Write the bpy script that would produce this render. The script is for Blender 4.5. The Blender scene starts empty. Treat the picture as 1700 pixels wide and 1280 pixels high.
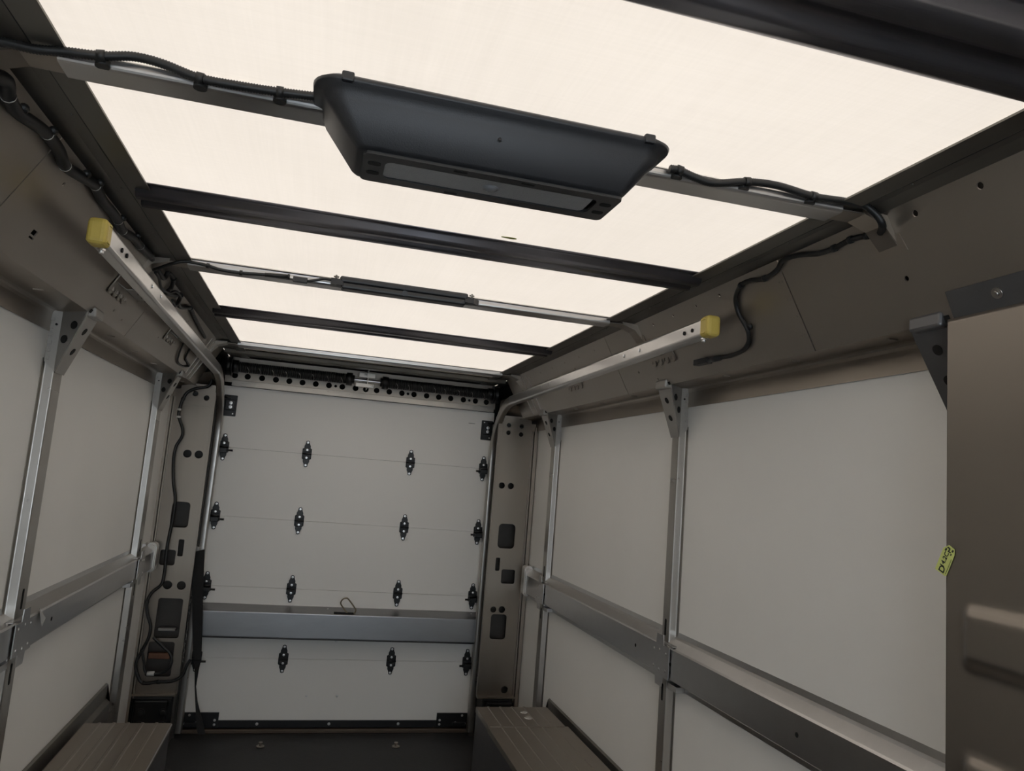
import bpy, bmesh, math, random
from mathutils import Vector, Matrix
random.seed(7)

# ------------------------------------------------------------------ camera
YAW, PITCH, ROLL, FPX = 0.24847753, 0.1286643, 0.08038839, 1236.45
CAM = Vector((-0.264, -4.8, 1.57))
cy_, sy_, cp_, sp_, cr_, sr_ = math.cos(YAW), math.sin(YAW), math.cos(PITCH), math.sin(PITCH), math.cos(ROLL), math.sin(ROLL)
FW = Vector((sy_*cp_, cy_*cp_, sp_))
_r0 = Vector((cy_, -sy_, 0)); _u0 = _r0.cross(FW)
RT = _r0*cr_ + _u0*sr_; UP = _u0*cr_ - _r0*sr_
scene = bpy.context.scene
COL = scene.collection
cd = bpy.data.cameras.new('camera'); co = bpy.data.objects.new('camera', cd); COL.objects.link(co)
cd.sensor_fit = 'HORIZONTAL'; cd.sensor_width = 36.0; cd.lens = 36.0*FPX/1700.0; cd.clip_start = 0.02
M3 = Matrix((RT, UP, -FW)).transposed()
co.matrix_world = Matrix.Translation(CAM) @ M3.to_4x4()
scene.camera = co
# ------------------------------------------------------------------ sky light and exposure
world = bpy.data.worlds.new('sky'); scene.world = world; world.use_nodes = True
bg = world.node_tree.nodes['Background']
bg.inputs['Color'].default_value = (0.80, 0.90, 1.0, 1); bg.inputs['Strength'].default_value = 3.6
scene.view_settings.view_transform = 'Standard'; scene.view_settings.look = 'None'
scene.view_settings.gamma = 1; scene.view_settings.exposure = 0.20
scene.view_settings.use_curve_mapping = False

# ------------------------------------------------------------------ pixel -> place helpers (design aid: where on a real plane a point lies)
def ray(px, py): return RT*((px-850)/FPX) - UP*((py-640)/FPX) + FW
def on(axis, val, px, py):
    d = ray(px, py); i = 'xyz'.index(axis)
    return CAM + d*((val-CAM[i])/d[i])
CT = (0.84, 2.19); CB = (0.960, 1.970)          # cove sheet, top and bottom edge (x, z)
CN = Vector((CT[1]-CB[1], 0, CB[0]-CT[0]))
CL = math.hypot(CB[0]-CT[0], CB[1]-CT[1])
def cove(s, px, py, off=0.0):
    N = Vector((s*CN.x, 0, CN.z)).normalized()
    P0 = Vector((CT[0]*s, 0, CT[1])) - N*off
    d = ray(px, py)
    return CAM + d*((P0-CAM).dot(N)/d.dot(N))
def cove_uv(s, px, py):
    P = cove(s, px, py); return (P.y, (CT[1]-P.z)/(CT[1]-CB[1])*CL)

# ------------------------------------------------------------------ materials
def mat(name, col, rough=0.5, metal=0.0, var=0.0, scale=(8, 8, 8), bump=0.0, bscale=60, spec=0.5, rvar=0.0, stain=None, coat=0):
    m = bpy.data.materials.new(name); m.use_nodes = True
    nt = m.node_tree; b = nt.nodes['Principled BSDF']
    b.inputs['Base Color'].default_value = (*col, 1); b.inputs['Roughness'].default_value = rough
    b.inputs['Metallic'].default_value = metal; b.inputs['Specular IOR Level'].default_value = spec
    b.inputs['Coat Weight'].default_value = coat
    tc = nt.nodes.new('ShaderNodeTexCoord'); mp = nt.nodes.new('ShaderNodeMapping')
    mp.inputs['Scale'].default_value = scale; nt.links.new(tc.outputs['Object'], mp.inputs['Vector'])
    if var or rvar:
        n = nt.nodes.new('ShaderNodeTexNoise'); n.inputs['Scale'].default_value = 1.0; n.inputs['Detail'].default_value = 5
        n.inputs['Roughness'].default_value = 0.6
        nt.links.new(mp.outputs[0], n.inputs['Vector'])
        if var:
            mx = nt.nodes.new('ShaderNodeMix'); mx.data_type = 'RGBA'
            mx.inputs[6].default_value = (*[c*(1-var) for c in col], 1); mx.inputs[7].default_value = (*[min(1, c*(1+var)) for c in col], 1)
            nt.links.new(n.outputs['Fac'], mx.inputs[0]); nt.links.new(mx.outputs[2], b.inputs['Base Color'])
        if rvar:
            mr = nt.nodes.new('ShaderNodeMapRange'); mr.inputs['From Min'].default_value = .3; mr.inputs['From Max'].default_value = .7
            mr.inputs['To Min'].default_value = max(0.05, rough-rvar); mr.inputs['To Max'].default_value = min(1, rough+rvar)
            nt.links.new(n.outputs['Fac'], mr.inputs['Value']); nt.links.new(mr.outputs[0], b.inputs['Roughness'])
    if bump:
        n2 = nt.nodes.new('ShaderNodeTexNoise'); n2.inputs['Scale'].default_value = bscale; n2.inputs['Detail'].default_value = 3
        nt.links.new(tc.outputs['Object'], n2.inputs['Vector'])
        bp = nt.nodes.new('ShaderNodeBump'); bp.inputs['Strength'].default_value = bump; bp.inputs['Distance'].default_value = 0.002
        nt.links.new(n2.outputs['Fac'], bp.inputs['Height']); nt.links.new(bp.outputs[0], b.inputs['Normal'])
    return m
M = {}
M['frp'] = mat('white_panel', (0.83, 0.82, 0.79), 0.45, 0, 0.035, (2.5, 2.5, 2.5), 0.05, 300)
M['door'] = mat('door_white', (0.85, 0.835, 0.80), 0.42, 0, 0.02, (2, 2, 2), 0.04, 350)
M['cove'] = mat('pale_galvanised', (0.36, 0.325, 0.285), 0.38, 0.85, 0.08, (3, 3, 3), 0.04, 30, rvar=.05)
M['steel'] = mat('galvanised_steel', (0.36, 0.32, 0.275), 0.38, 0.85, 0.10, (4, 1.5, 6), 0.03, 40, rvar=.08)
M['dsteel'] = mat('dark_flange_steel', (0.20, 0.19, 0.17), 0.42, 0.8, 0.25, (6, 2, 6), 0.04, 40, rvar=.1)
M['alu'] = mat('aluminium', (0.52, 0.51, 0.50), 0.30, 0.95, 0.06, (3, 20, 20))
M['alub'] = mat('aluminium_dull', (0.42, 0.40, 0.37), 0.32, 0.95, 0.07, (20, 2, 20), rvar=.05)
M['gus'] = mat('pressed_gusset_steel', (0.40, 0.385, 0.36), 0.45, 0.6, 0.08, (15, 15, 15))
M['bright'] = mat('bright_zinc', (0.72, 0.72, 0.72), 0.28, 1.0, 0.05)
M['rib'] = mat('dark_painted_rib', (0.21, 0.205, 0.225), 0.27, 0.8, 0.1, (4, 4, 4), 0.02, 50)
M['black'] = mat('black_plastic', (0.020, 0.021, 0.024), 0.42, 0, 0.15, (20, 20, 20), 0.15, 500)
M['bez'] = mat('charcoal_plastic', (0.024, 0.025, 0.027), 0.38, 0, 0.1, (20, 20, 20), 0.05, 400)
M['cable'] = mat('black_conduit', (0.014, 0.014, 0.014), 0.45, 0, 0.2, (30, 30, 30))
M['blackmetal'] = mat('black_hinge_metal', (0.012, 0.012, 0.013), 0.38, 0.2, 0.2, (20, 20, 20))
M['hole'] = mat('dark_void', (0.010, 0.009, 0.008), 0.9, 0)  # near-black colour that stands in for the shade inside holes and gaps
M['yellow'] = mat('yellow_rubber', (0.60, 0.46, 0.10), 0.5, 0, 0.18, (25, 25, 25), 0.2, 200)
M['floor'] = mat('dark_floor_mat', (0.022, 0.022, 0.023), 0.55, 0, 0.3, (5, 5, 5), 0.3, 90)
M['strap'] = mat('black_webbing', (0.012, 0.012, 0.013), 0.8, 0, 0.2, (60, 60, 60), 0.3, 600)
M['well'] = mat('wheel_cover_sheet', (0.31, 0.275, 0.235), 0.40, 0.8, 0.10, (6, 2, 6), 0.04, 40, rvar=.07)
M['bump'] = mat('dull_bump_rail', (0.30, 0.30, 0.305), 0.33, 0.95, 0.1, (6, 20, 20), 0.03, 60)
M['sheet'] = mat('side_sheet_steel', (0.27, 0.24, 0.21), 0.36, 0.85, 0.07, (2, 2, 2), 0.05, 20, rvar=.05)
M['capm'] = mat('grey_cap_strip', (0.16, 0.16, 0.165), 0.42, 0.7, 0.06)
M['sticker'] = mat('lime_label', (0.62, 0.68, 0.22), 0.5, 0, 0.03)
M['ink'] = mat('black_ink', (0.02, 0.025, 0.015), 0.6, 0)
M['leaf'] = mat('leaf_green', (0.30, 0.33, 0.05), 0.6, 0, 0.2, (40, 40, 40))
M['clear'] = mat('clear_end_cap', (0.62, 0.60, 0.57), 0.25, 0.4, 0.08, (30, 30, 30))
M['pillar'] = mat('pillar_steel', (0.30, 0.262, 0.222), 0.36, 0.85, 0.10, (10, 10, 1.2), 0.03, 40, rvar=.06)
M['cavity'] = mat('pillar_inside', (0.085, 0.077, 0.07), 0.5, .4, .2, (10, 10, 10))  # darker than the pillar face: shade behind its openings put into the colour
M['brass'] = mat('tarnished_loop', (0.26, 0.215, 0.15), 0.4, .7, .1, (10, 10, 10))
M['copper'] = mat('rust_brown', (0.18, 0.085, 0.05), 0.6, 0.2, 0.3, (20, 20, 20))
M['sill'] = mat('brown_sill', (0.10, 0.075, 0.055), 0.5, 0.4, 0.2, (10, 10, 10))
M['white'] = mat('white_tape', (0.55, 0.55, 0.53), 0.5)
M['lensd'] = mat('grey_lens', (0.30, 0.305, 0.31), 0.30, 0, 0.15, (90, 90, 90), 0.35, 450, coat=.3)
M['sensor'] = mat('milky_dome', (0.20, 0.205, 0.215), 0.2, 0, 0)
# translucent glass-fibre roof skin
def roofmat():
    m = bpy.data.materials.new('translucent_roof'); m.use_nodes = True; nt = m.node_tree
    for n in list(nt.nodes): nt.nodes.remove(n)
    out = nt.nodes.new('ShaderNodeOutputMaterial'); tr = nt.nodes.new('ShaderNodeBsdfTranslucent'); df = nt.nodes.new('ShaderNodeBsdfDiffuse')
    mixs = nt.nodes.new('ShaderNodeMixShader'); mixs.inputs[0].default_value = 0.3
    df.inputs[0].default_value = (0.78, 0.74, 0.64, 1)
    tc = nt.nodes.new('ShaderNodeTexCoord')
    fac = []
    for sc in ((2.0, 190, 1), (150, 2.5, 1), (1.2, 0.9, 1)):
        mp = nt.nodes.new('ShaderNodeMapping'); mp.inputs['Scale'].default_value = sc
        nt.links.new(tc.outputs['Object'], mp.inputs['Vector'])
        n = nt.nodes.new('ShaderNodeTexNoise'); n.inputs['Scale'].default_value = 1.0; n.inputs['Detail'].default_value = 4; n.inputs['Distortion'].default_value = .6
        nt.links.new(mp.outputs[0], n.inputs['Vector']); fac.append(n)
    a = nt.nodes.new('ShaderNodeMath'); a.operation = 'ADD'; nt.links.new(fac[0].outputs['Fac'], a.inputs[0]); nt.links.new(fac[1].outputs['Fac'], a.inputs[1])
    b = nt.nodes.new('ShaderNodeMath'); b.operation = 'ADD'; nt.links.new(a.outputs[0], b.inputs[0]); nt.links.new(fac[2].outputs['Fac'], b.inputs[1])
    mr = nt.nodes.new('ShaderNodeMapRange'); mr.inputs['From Min'].default_value = 1.1; mr.inputs['From Max'].default_value = 1.9
    nt.links.new(b.outputs[0], mr.inputs['Value'])
    mx = nt.nodes.new('ShaderNodeMix'); mx.data_type = 'RGBA'
    mx.inputs[6].default_value = (0.685, 0.616, 0.553, 1); mx.inputs[7].default_value = (0.735, 0.662, 0.597, 1)
    nt.links.new(mr.outputs[0], mx.inputs[0]); nt.links.new(mx.outputs[2], tr.inputs[0])
    nt.links.new(tr.outputs[0], mixs.inputs[1]); nt.links.new(df.outputs[0], mixs.inputs[2]); nt.links.new(mixs.outputs[0], out.inputs[0])
    return m
M['roof'] = roofmat()

# ------------------------------------------------------------------ mesh helpers
def V(*a): return Vector(a)
def box(bm, x0, x1, y0, y1, z0, z1, bev=0.0, seg=2):
    r = bmesh.ops.create_cube(bm, size=1.0)
    vs = r['verts']
    for v in vs: v.co = V((x0+x1)/2+v.co.x*(x1-x0), (y0+y1)/2+v.co.y*(y1-y0), (z0+z1)/2+v.co.z*(z1-z0))
    if bev:
        es = list({e for v in vs for e in v.link_edges})
        bmesh.ops.bevel(bm, geom=es, offset=bev, segments=seg, affect='EDGES', profile=.5)
    return vs
def frame_for(d):
    d = d.normalized(); a = V(0, 0, 1) if abs(d.z) < .9 else V(1, 0, 0)
    u = d.cross(a).normalized(); return u, d.cross(u).normalized()
def rod(bm, p0, p1, r0, r1=None, seg=16, cap=True):
    r1 = r0 if r1 is None else r1
    p0, p1 = Vector(p0), Vector(p1); u, w = frame_for(p1-p0)
    A = []; B = []
    for i in range(seg):
        a = 2*math.pi*i/seg; d = u*math.cos(a)+w*math.sin(a)
        A.append(bm.verts.new(p0+d*r0)); B.append(bm.verts.new(p1+d*r1))
    for i in range(seg):
        f = bm.faces.new((A[i], A[(i+1) % seg], B[(i+1) % seg], B[i])); f.smooth = True
    if cap: bm.faces.new(A[::-1]); bm.faces.new(B)
def lathe(bm, p, d, prof, seg=12):
    p = Vector(p); d = Vector(d).normalized(); u, w = frame_for(d); prev = None
    for r, h in prof:
        ring = [bm.verts.new(p+d*h+(u*math.cos(2*math.pi*k/seg)+w*math.sin(2*math.pi*k/seg))*r) for k in range(seg)]
        if prev:
            for k in range(seg): bm.faces.new((prev[k], prev[(k+1) % seg], ring[(k+1) % seg], ring[k]))
        else: bm.faces.new(ring[::-1])
        prev = ring
    bm.faces.new(prev)
def bolt(bm, p, d, r=0.006, h=0.004):
    lathe(bm, p, d, [(r*1.45, 0), (r*1.45, h*.35), (r, h*.4), (r*.95, h*.85), (r*.7, h)])
def smooth_path(pts, n=8):
    pts = [Vector(p) for p in pts]; out = []
    P = [pts[0]*2-pts[1]] + pts + [pts[-1]*2-pts[-2]]
    for i in range(1, len(P)-2):
        a, b, c, d = P[i-1:i+3]
        for k in range(n):
            t = k/n
            out.append(0.5*((2*b)+(c-a)*t+(2*a-5*b+4*c-d)*t*t+(3*b-a-3*c+d)*t**3))
    out.append(pts[-1]); return out
def tube(bm, pts, r, seg=10, n=8, ribs=0.0, pitch=0.0035, raw=False):
    P = [Vector(p) for p in pts] if raw else smooth_path(pts, n)
    if ribs:                                   # resample finely so that the corrugation shows
        L = [0]
        for a, b in zip(P, P[1:]): L.append(L[-1]+(b-a).length)
        N = max(4, int(L[-1]/pitch)*2); Q = []; j = 0
        for k in range(N+1):
            s = L[-1]*k/N
            while j < len(L)-2 and L[j+1] < s: j += 1
            t = (s-L[j])/max(1e-9, L[j+1]-L[j]); Q.append(P[j].lerp(P[j+1], t))
        P = Q
    d0 = (P[1]-P[0]).normalized(); u, w = frame_for(d0); prev = None
    for i, p in enumerate(P):
        d = (P[min(i+1, len(P)-1)]-P[max(i-1, 0)]).normalized()
        u = (u-d*u.dot(d)).normalized(); w = d.cross(u)
        rr = r*(1+ribs*(1 if i % 2 else -1)) if ribs else r
        ring = [bm.verts.new(p+(u*math.cos(2*math.pi*k/seg)+w*math.sin(2*math.pi*k/seg))*rr) for k in range(seg)]
        if prev:
            for k in range(seg):
                f = bm.faces.new((prev[k], prev[(k+1) % seg], ring[(k+1) % seg], ring[k])); f.smooth = True
        else: bm.faces.new(ring[::-1])
        prev = ring
    bm.faces.new(prev)
def offset_profile(pts, t):
    """closed outline of a folded sheet of thickness t that follows the open polyline pts"""
    n = len(pts); nor = []
    for i in range(n-1):
        dx, dy = pts[i+1][0]-pts[i][0], pts[i+1][1]-pts[i][1]; l = math.hypot(dx, dy); nor.append((-dy/l, dx/l))
    off = []
    for i in range(n):
        if i == 0: m = nor[0]; k = 1
        elif i == n-1: m = nor[-1]; k = 1
        else:
            mx, my = nor[i-1][0]+nor[i][0], nor[i-1][1]+nor[i][1]; l = math.hypot(mx, my) or 1
            m = (mx/l, my/l); k = 1/max(.35, m[0]*nor[i][0]+m[1]*nor[i][1])
        off.append((pts[i][0]+m[0]*t*k, pts[i][1]+m[1]*t*k))
    return list(pts)+off[::-1]
def round_corners(pts, r, seg=4):
    """open polyline with rounded inner corners"""
    out = [pts[0]]
    for i in range(1, len(pts)-1):
        a, b, c = Vector(pts[i-1]), Vector(pts[i]), Vector(pts[i+1])
        rr = min(r, (a-b).length*.45, (c-b).length*.45)
        p, q = b+(a-b).normalized()*rr, b+(c-b).normalized()*rr
        for k in range(seg+1):
            t = k/seg; out.append(tuple((p*(1-t)**2+b*2*t*(1-t)+q*t*t)))
    out.append(pts[-1]); return out
def extrude(bm, prof, fn, a0, a1, smooth=False):
    """closed 2D outline swept from a0 to a1; fn(u, v, a) -> point"""
    A = [bm.verts.new(fn(u, v, a0)) for u, v in prof]; B = [bm.verts.new(fn(u, v, a1)) for u, v in prof]
    n = len(prof)
    for i in range(n):
        f = bm.faces.new((A[i], A[(i+1) % n], B[(i+1) % n], B[i])); f.smooth = smooth
    for ring in (A, B[::-1]):
        try:
            f = bm.faces.new(ring)
            bmesh.ops.triangulate(bm, faces=[f])
        except ValueError: pass
AX = {'x': lambda u, v, a: V(a, u, v), 'y': lambda u, v, a: V(u, a, v), 'z': lambda u, v, a: V(u, v, a)}
def circ(cx, cy, r, n=20): return [(cx+r*math.cos(2*math.pi*i/n), cy+r*math.sin(2*math.pi*i/n)) for i in range(n)]
def rrect(x0, x1, y0, y1, r, n=5):
    if x0 > x1: x0, x1 = x1, x0
    if y0 > y1: y0, y1 = y1, y0
    out = []
    for cx, cy, a0 in ((x1-r, y1-r, 0), (x0+r, y1-r, 90), (x0+r, y0+r, 180), (x1-r, y0+r, 270)):
        for i in range(n+1):
            a = math.radians(a0+90*i/n); out.append((cx+r*math.cos(a), cy+r*math.sin(a)))
    return out
def plate(bm, outline, holes, thick, fn):
    """sheet with real holes; fn(u, v, w) -> point, w runs over the thickness"""
    cu = bpy.data.curves.new('tmp', 'CURVE'); cu.dimensions = '2D'; cu.fill_mode = 'BOTH'; cu.extrude = thick/2
    for ring in [outline]+holes:
        sp = cu.splines.new('POLY'); sp.points.add(len(ring)-1); sp.use_cyclic_u = True
        for i, (u, v) in enumerate(ring): sp.points[i].co = (u, v, 0, 1)
    ob = bpy.data.objects.new('tmp', cu); COL.objects.link(ob)
    dg = bpy.context.evaluated_depsgraph_get(); me = bpy.data.meshes.new_from_object(ob.evaluated_get(dg))
    tmp = bmesh.new(); tmp.from_mesh(me); vm = {}
    for v in tmp.verts: vm[v] = bm.verts.new(fn(v.co.x, v.co.y, v.co.z))
    for f in tmp.faces:
        try: bm.faces.new([vm[v] for v in f.verts])
        except ValueError: pass
    tmp.free(); bpy.data.objects.remove(ob); bpy.data.curves.remove(cu); bpy.data.meshes.remove(me)

ORG = {}
def obj(name, bm, m, parent=None, recalc=True, label=None):
    if recalc: bmesh.ops.recalc_face_normals(bm, faces=bm.faces)
    if parent: o_ = ORG[parent.name]
    else:
        xs = [v.co for v in bm.verts]
        o_ = V((min(v.x for v in xs)+max(v.x for v in xs))/2, (min(v.y for v in xs)+max(v.y for v in xs))/2, min(v.z for v in xs))
    for v in bm.verts: v.co -= o_
    me = bpy.data.meshes.new(name); bm.to_mesh(me); bm.free()
    me.materials.append(M[m] if isinstance(m, str) else m)
    ob = bpy.data.objects.new(name, me); COL.objects.link(ob)
    ORG[ob.name] = o_.copy()
    if parent: ob.parent = parent
    else: ob.location = o_
    if label: ob['label'] = label
    return ob
def split(name, bm, m, parent):
    """every loose piece becomes an object of its own"""
    bm.verts.ensure_lookup_table(); seen = set(); out = []
    for v0 in bm.verts:
        if v0 in seen: continue
        st = [v0]; comp = []; seen.add(v0)
        while st:
            v = st.pop(); comp.append(v)
            for e in v.link_edges:
                o = e.other_vert(v)
                if o not in seen: seen.add(o); st.append(o)
        nb = bmesh.new(); mp = {v: nb.verts.new(v.co) for v in comp}
        fs = {f for v in comp for f in v.link_faces}
        for f in fs:
            nf = nb.faces.new([mp[v] for v in f.verts]); nf.smooth = f.smooth
        out.append(obj(name, nb, m, parent))
    bm.free(); return out
def tag(o, label, cat, group=None):
    o['label'] = label; o['category'] = cat
    if group: o['group'] = group
    return o
def thing(name, label, cat, loc, group=None):
    o = bpy.data.objects.new(name, None); COL.objects.link(o); o.empty_display_size = .05
    o.location = loc; ORG[o.name] = Vector(loc); return tag(o, label, cat, group)
def struct(name, bm, m, parent=None, recalc=True):
    o = obj(name, bm, m, parent, recalc)
    if not parent: o['kind'] = 'structure'
    return o
def B(): return bmesh.new()
def sgn(s): return 'left' if s < 0 else 'right'
XW = {1: 1.09, -1: -1.09}; ZR = 2.195; YF = -6.4

# ================================================================== SETTING
b = B(); box(b, -1.25, 1.27, YF-.9, .2, -.05, 0); struct('floor', b, 'floor')
for s in (1, -1):
    b = B(); box(b, XW[s], XW[s]+.02*s, YF, .12, 0, 2.05); struct('wall_'+sgn(s), b, 'frp')
b = B(); box(b, -1.2, 1.2, .10, .13, 0, 2.25); struct('wall_back', b, 'hole')  # coloured near-black so the header holes in front look shaded
b = B(); plate(b, [(-1.2, 0), (1.2, 0), (1.2, 2.25), (-1.2, 2.25)], [rrect(-.85, .85, .70, 1.85, .08)], .02, lambda u, v, w: V(u, YF+w, v)); struct('wall_front', b, 'frp')
b = B(); box(b, -.93, .93, YF, .12, 2.203, 2.206); struct('ceiling', b, 'roof')
# roof flanges: dark stepped steel strips along both roof edges
for s, nm in ((1, 'trim_1'), (-1, 'trim_2')):
    b = B()
    prof = offset_profile([(s*.713, 2.188), (s*.762, 2.188), (s*.766, 2.197), (s*.80, 2.199), (s*.836, 2.195)], .004*s)
    extrude(b, prof, AX['y'], YF, .10)
    for k in range(16):
        y = -6.0+k*.39
        bolt(b, (s*.785, y, 2.199), (0, 0, -1), .003, .003)
    fl_ = struct(nm, b, 'dsteel')
    b = B(); tube(b, [(s*(.764+random.uniform(-.001, .0015)), -5.6+k*.06, 2.1895) for k in range(94)], .0016, 6, 3); obj('sealant_bead', b, 'cable', fl_)
    # hollow above the wall top: shelf and hanging lip over the wall panel
    b = B(); xw = XW[s]
    prof = offset_profile(round_corners([(s*.962, 1.972), (s*1.04, 1.978), (xw-s*.006, 1.982), (xw-s*.006, 1.905 if s > 0 else 1.912)], .02), .002*s)
    extrude(b, prof, AX['y'], YF, -.03)
    for k in range(14):
        y = -5.2+k*.37; box(b, s*1.02-.012, s*1.02+.012, y-.003, y+.003, 1.9725, 1.976)
    struct({1: 'trim_3', -1: 'trim_4'}[s], b, 'steel')
    # kick strip along the wall foot
    b = B(); zt = .441 if s > 0 else .496
    extrude(b, offset_profile([(xw-.003*s, zt), (xw-.012*s, zt-.006), (xw-.012*s, zt-.07), (xw-.03*s, zt-.085), (xw-.03*s, .0)], .003*s), AX['y'], YF, -.84)
    struct({1: 'baseboard_right', -1: 'baseboard_left'}[s], b, 'dsteel')
b = B(); box(b, -.90, .90, -.03, .10, 0, .022, .004); struct('trim_5', b, 'sill')

for s, nm in ((1, 'leak_strip_right'), (-1, 'leak_strip_left')):
    b = B(); box(b, *sorted((s*.838, s*1.11)), -.45, .10, 2.190, 2.1935); struct(nm, b, 'dsteel')  # closing strips added to stop roof light leaking in at the rear corners
# ------------------------------------------------------------------ cove sheets
def cove_fn(s):
    n = V(s*CN.x, 0, CN.z).normalized(); T = V(s*(CB[0]-CT[0]), 0, CB[1]-CT[1]).normalized()
    return lambda u, v, w: V(s*CT[0], u, CT[1]) + T*v + n*w
labs = {(1, 0): 'grey sheet-metal cove panel at right front, above the tall steel side panel', (1, 1): 'middle right cove panel with black cable hanging down its face', (1, 2): 'rear right cove panel behind the right door rail, small holes along its top',
        (-1, 0): 'grey cove panel at front left carrying the start of the thick harness', (-1, 1): 'middle left cove panel with two small black slots beside the yellow rail end', (-1, 2): 'rear left cove panel behind the left door rail, under tangled wires'}
rng = [(-5.6, -3.152), (-3.148, -1.952), (-1.948, -.33)]
holesR = {1: [(1628, 308, .006), (1520, 353, .006)], 2: []}
for s in (1, -1):
    for i, (y0, y1) in enumerate(rng):
        hs = []
        if s > 0:
            px = {0: [(1628, 308, .007), (1520, 354, .007), (1506, 462, .006)], 1: [(1195, 490, .005), (1156, 508, .005), (1118, 524, .005), (1085, 539, .005), (1061, 618, .005), (1093, 629, .004)], 2: []}[i]
            for x, y, r in px:
                u, v = cove_uv(1, x, y)
                if y0+.01 < u < y1-.01 and .01 < v < CL-.01: hs.append(circ(u, v, r, 12))
        else:
            px = {0: [(35, 330, .004)], 1: [(105, 305, .005), (228, 500, .004), (188, 515, .004), (201, 531, .004)], 2: [(262, 560, .004), (232, 603, .004), (312, 533, .004)]}[i]
            for x, y, r in px:
                u, v = cove_uv(-1, x, y)
                if y0+.01 < u < y1-.01 and .01 < v < CL-.01: hs.append(circ(u, v, r, 12))
            if i == 1:
                u, v = cove_uv(-1, 56, 386); hs.append([(u-.013, v-.006), (u+.013, v-.006), (u+.013, v+.006), (u-.013, v+.006)])
                u, v = cove_uv(-1, 51, 394); hs.append([(u-.013, v-.002), (u+.013, v-.002), (u+.013, v+.003), (u-.013, v+.003)])
        if i == 2:
            for k in range(7): hs.append(circ(-1.8+k*.2, .03, .004, 10))
        b = B(); plate(b, [(y0, -.03), (y1, -.03), (y1, CL), (y0, CL)], hs, .003, cove_fn(s))
        fn = cove_fn(s)
        # folded lower lip
        extrude(b, [(y0, 0), (y1, 0), (y1, .003), (y0, .003)], lambda u, v, a: fn(u, CL-v, a), 0.0, .022)
        if s > 0 and i == 1:
            for k in range(4):
                for dy in (0, .02): bolt(b, fn(-3.135+dy*.6, .05+k*.05, -.0015), -CN, .0022, .002)
        if i == 2:
            for k in range(3):
                yy = -.75+k*.09; extrude(b, [(yy, .01), (yy+.03, .01), (yy+.03, CL-.01), (yy, CL-.01)], lambda u, v, a: fn(u, v, a), -.006, -.001)
        o = obj('cove_panel', b, 'cove'); tag(o, labs[(s, i)], 'cove panel', 'cove panels along the '+sgn(s)+' side')
# backing behind the cove holes
for s, nm in ((1, 'trim_6'), (-1, 'trim_7')):
    b = B(); fn = cove_fn(s)
    extrude(b, [(YF, 0.0), (.10, 0.0), (.10, CL), (YF, CL)], lambda u, v, a: fn(u, v, a), .035, .038); struct(nm, b, 'hole')

# ------------------------------------------------------------------ roof cross members
def beam(y0, y1, zb, label, zt=2.201, lip=.010):
    t = thing('roof_beam', label, 'beam', (0, (y0+y1)/2, zb), 'aluminium beams under the roof')
    pts = [(y0-lip, zt-.001), (y0, zt-.003), (y0+.001, zb), (y1-.001, zb), (y1, zt-.003), (y1+.015, zt-.001)]
    prof = offset_profile(round_corners(pts, .006), -.003)
    b = B(); extrude(b, prof, AX['x'], -.728, .728); obj('channel', b, 'alu', t)
    for s in (-1, 1):
        b = B()
        # bent foot: follows the beam out past the flange then down onto the cove
        path = [(.70, zb+.003), (.785, zb+.004), (.832, zb-.012), (.868, zb-.05), (.868, zb-.052)]
        pr = offset_profile([(s*x, z) for x, z in path[:4]], .003*s)
        extrude(b, pr, AX['y'], y0+.004, y1-.004)
        n = [(.78, zb+.014), (.785, zb+.004), (.832, zb-.012), (.864, zb-.045), (.848, zb+.010)]
        extrude(b, [(s*x, z) for x, z in n], AX['y'], y0+.002, y0+.005)
        fn = cove_fn(s)
        extrude(b, [(y0-.01, .045), (y1+.005, .045), (y1+.005, .085), (y0-.015, .085)], lambda u, v, a: fn(u, v, a), -.005, -.002)
        for yy in (y0+.02, y1-.02): bolt(b, (s*.80, yy, zb+.003), (0, 0, -1), .004, .003)
        obj('end_bracket', b, 'steel', t)
    b = B()
    for x in (.60, .66, -.66): rod(b, (x, y0+.03, zb+.002), (x, y0+.03, zb-.0006), .007 if x != .66 else .004, seg=14)
    split('slot_hole', b, 'hole', t)
    return t
beam1 = beam(-3.535, -3.474, 2.177, 'wide aluminium roof beam behind the large black lamp housing', 2.194, .003)
beam2 = beam(-2.275, -2.212, 2.177, 'narrow aluminium roof beam carrying the slim light bar')
beam3 = beam(-.64, -.56, 2.176, 'aluminium roof beam nearest the roll-up door')
def rib(y0, y1, zb, label, dbl=True):
    w = y1-y0; zt = 2.201
    if dbl:
        pts = [(0, zt), (.10, zt-.002), (.16, zb+.004), (.22, zb), (.36, zb), (.42, zb+.016), (.50, zb+.020), (.58, zb+.016), (.64, zb), (.78, zb), (.84, zb+.004), (.90, zt-.002), (1, zt)]
    else:
        pts = [(0, zt), (.18, zt-.002), (.26, zb), (.45, zb+.002), (.55, zb+.002), (.74, zb), (.82, zt-.002), (1, zt)]
    pts = [(y0+u*w, z) for u, z in pts]
    prof = offset_profile(round_corners(pts, w*.035, 3), -.0025)
    b = B(); extrude(b, prof, AX['x'], -.745, .745, True)
    return tag(obj('roof_rib', b, 'rib'), label, 'rib', 'dark pressed ribs under the roof')
rib(-4.15, -3.975, 2.165, 'dark grooved roof rib crossing the top right corner, nearest the camera')
rib(-2.94, -2.805, 2.174, 'dark double-grooved roof rib just behind the large black lamp')
rib(-1.55, -1.40, 2.175, 'dark roof rib between the light bar beam and the rear beam')
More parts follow.
